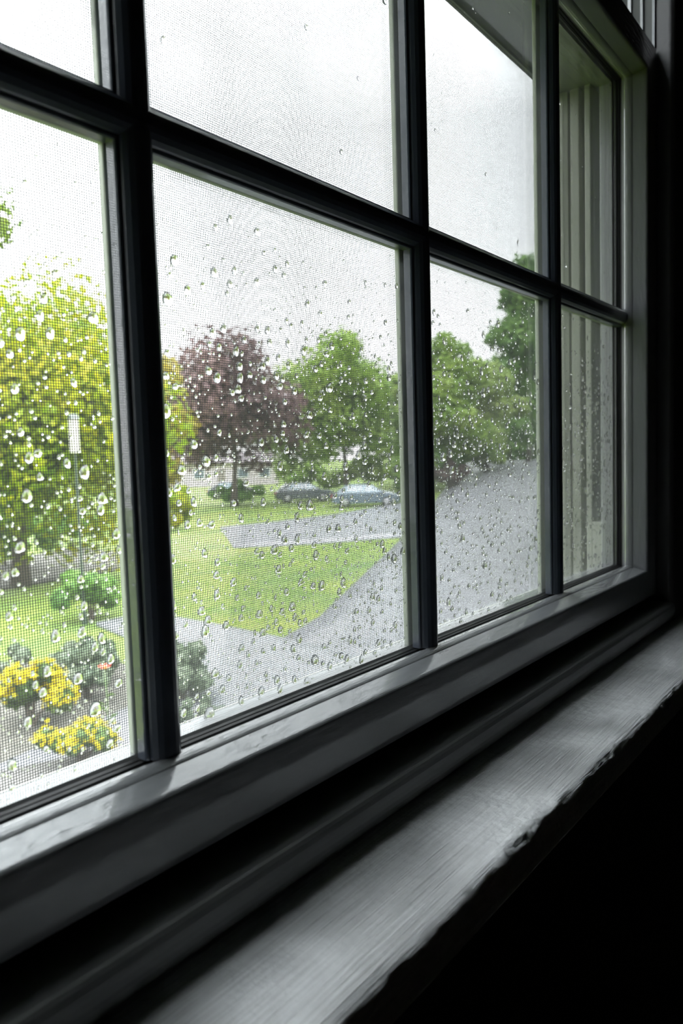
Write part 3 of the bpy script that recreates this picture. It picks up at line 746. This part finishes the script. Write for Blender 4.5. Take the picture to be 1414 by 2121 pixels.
# ------------------------------------------------------------------ rain on the outside of the lower panes
def drop_mesh(seed, squash, irr, nr=7, ns=18):
    """plump cap on the x-z plane bulging to +y, unit radius, irregular outline, closed flat back"""
    r_ = random.Random(seed)
    ph = [r_.uniform(0, 6.28) for _ in range(4)]; am = [irr * r_.uniform(.3, 1) / (k + 1) for k in range(4)]
    flat = seed % 5 >= 2
    H = r_.uniform(.34, .5) if flat else r_.uniform(.6, .8)
    V_ = [(0, H, 0)]
    for i in range(1, nr + 1):
        t = i / nr
        for k in range(ns):
            a = 2 * math.pi * k / ns
            R = 1 + sum(am[q] * math.sin((q + 2) * a + ph[q]) for q in range(4)) * t
            rr = math.sin(t * math.pi / 2) * R
            tt = math.sin(t * math.pi / 2)
            yy = H * (1 - tt ** 4) ** .6 if flat else H * (math.cos(t * math.pi / 2) ** .8)
            sag = -.22 * math.cos(t * math.pi / 2)       # heavier belly low down
            x = rr * math.cos(a); z = rr * math.sin(a) * squash
            V_.append((x * (1 - .12 * (z / squash)), yy, z + sag * .6))
    V_.append((0, 0, 0))
    F_ = [(0, 1 + (k + 1) % ns, 1 + k) for k in range(ns)]
    for i in range(nr - 1):
        for k in range(ns):
            a = 1 + i * ns + k; b = 1 + i * ns + (k + 1) % ns
            F_.append((a, b, b + ns)); F_.append((a, b + ns, a + ns))
    c = len(V_) - 1; l0 = 1 + (nr - 1) * ns
    F_ += [(l0 + k, l0 + (k + 1) % ns, c) for k in range(ns)]
    return np.array(V_, np.float32), np.array(F_, np.int32)
squashes = [random.uniform(1.0, 1.7) for _ in range(10)]
variants = [drop_mesh(100 + i, squashes[i], random.uniform(.08, .35)) for i in range(10)]
small = [drop_mesh(200 + i, random.uniform(.95, 1.35), .12, 4, 10) for i in range(5)]

def density(x, z):
    """share of drops kept: thick low down, thinning out towards the top"""
    d = 1.0 if z < .04 else 1 - (z - .04) / .11
    d = max(.10, min(1, d))
    if z > ZM: d *= .20
    d *= .55 + .45 * (noise.noise(Vector((x * 6, 0, z * 6))) + .6)
    return d
cand = []
EX = .012
def clear(x, z, r):
    if any(abs(x - b) < .0108 + r for b in BARS): return False
    if abs(z - ZM) < .0108 + r * 1.4: return False
    return XL + r < x < XR - r and ZB + r * 1.5 < z < ZT - r * 1.5
cells = {}
def free(x, z, r):
    k = (int(x / .012), int(z / .012))
    for i in (-1, 0, 1):
        for j in (-1, 0, 1):
            for (a, b, c) in cells.get((k[0] + i, k[1] + j), ()):
                if (a - x) ** 2 + (b - z) ** 2 < ((c + r) * 1.12) ** 2: return False
    cells.setdefault(k, []).append((x, z, r)); return True
for cls, (n, lo, hi) in enumerate(((420, .0025, .0036), (5200, .0013, .0026), (15000, .00045, .0011))):
    for i in range(n):
        x = random.uniform(.02, XR) if cls < 2 else random.uniform(.02, XR); z = random.uniform(ZB, ZT); r = random.uniform(lo, hi)
        if cls == 0 and z > .12 and random.random() < .9: continue
        if cls < 2 and x < .21 and random.random() < .4: continue
        if random.random() > density(x, z): continue
        if clear(x, z, r) and free(x, z, r): cand.append((x, z, r))
Y_OUT = .0044
def seen_size(c):
    d = math.sqrt(c[0] ** 2 + CAM_Y ** 2 + c[1] ** 2); return c[2] / d * (.3 / d) ** .5
def in_frame(c):
    P = Vector((c[0], Y_OUT - CAM_Y, c[1])); d = P.dot(fwd)
    if d <= 0: return False
    u = 707 + F_PX * P.dot(rgt) / d; v = 1060 - F_PX * P.dot(upv) / d
    return 5 < u < 1409 and 5 < v < 2116
vis = sorted([c for c in cand if in_frame(c)], key=seen_size, reverse=True)
single = vis[:300]; sset = set(single)
rest = [c for c in cand if c not in sset]
vm = [fast_mesh(v, f, 'raindrop', True) for v, f in variants]
for q in vm: q.materials.append(water_m)
def col_name(x):
    if x > .7215: return 'fourth'
    if x > .4715: return 'third'
    if x > .2215: return 'second'
    return 'first'
drops_by_look = {}
for i, c in enumerate(single):
    o = bpy.data.objects.new('raindrop', vm[i % len(vm)]); sc.collection.objects.link(o)
    o.location = (c[0], Y_OUT, c[1]); o.scale = (c[2],) * 3
    row = 'upper' if c[1] > ZM else 'lower'
    zlo, zhi = (ZM, ZT) if row == 'upper' else (ZB, ZM)
    tz_ = (c[1] - zlo) / (zhi - zlo)
    xb = sorted([XL] + BARS + [XR]); lft = max(b for b in xb if b < c[0]); tx_ = (c[0] - lft) / .25
    size = 'huge' if c[2] > .0031 else 'large' if c[2] > .0026 else 'mid-sized' if c[2] > .0019 else 'small'
    shape = ('flat' if (100 + i % len(vm)) % 5 >= 2 else 'plump') + (' tall' if squashes[i % len(vm)] > 1.35 else ' round')
    vz = ('hugging the bottom edge', 'low down', 'below half height', 'above half height', 'high up', 'under the top edge')[min(5, int(tz_ * 6))]
    hz = ('beside the left bar', 'left of centre', 'right of centre', 'beside the right bar')[min(3, int(tx_ * 4))]
    o['category'] = 'raindrop'; o['group'] = 'raindrops on the %s %s pane' % (row, col_name(c[0]))
    drops_by_look.setdefault(('%s %s raindrop %s %s' % (size, shape, vz, hz), '%s %s pane' % (row, col_name(c[0]))), []).append(o)
for (look, where), os_ in drops_by_look.items():
    os_.sort(key=lambda q: -q.location.z)
    for k_, o in enumerate(os_):
        rank = '' if len(os_) == 1 else ('lowest ' if k_ == len(os_) - 1 else ('highest', 'second-highest', 'third-highest', 'fourth-highest', 'fifth-highest', 'sixth-highest', 'seventh-highest', 'eighth-highest', 'ninth-highest', 'tenth-highest', 'eleventh-highest', 'twelfth-highest', 'thirteenth-highest', 'fourteenth-highest')[min(k_, 13)] + ' ')
        o['label'] = rank + look + ', ' + where
def merged(cs, meshes, y):
    Vs, Fs, b = [], [], 0
    for i, c in enumerate(cs):
        v, f = meshes[i % len(meshes)]
        Vs.append(v * c[2] + np.array([c[0], y, c[1]], np.float32)); Fs.append(f + b); b += len(v)
    return fast_mesh(np.concatenate(Vs), np.concatenate(Fs), 'rain', True)
tag(link('rain', merged(rest, small, Y_OUT), water_m), 'spray of tiny raindrops between the bigger ones on the glass', 'raindrops', kind='stuff')
# beads of water caught in the weave of the screen
bead = []
for i in range(2600):
    x = sx0 + round(random.uniform(.15, sx1 - sx0) / .00152) * .00152 + .00076; z = sz0 + round(random.uniform(.0, .36) / .00152) * .00152 + .00076
    if x > sx1 - .002: continue
    bead.append((x, z, random.uniform(.0005, .00085)))
tag(link('water_beads', merged(bead, small, sy0 - .0003), water_m), 'tiny beads of water caught in the mesh of the insect screen', 'water beads', kind='stuff')
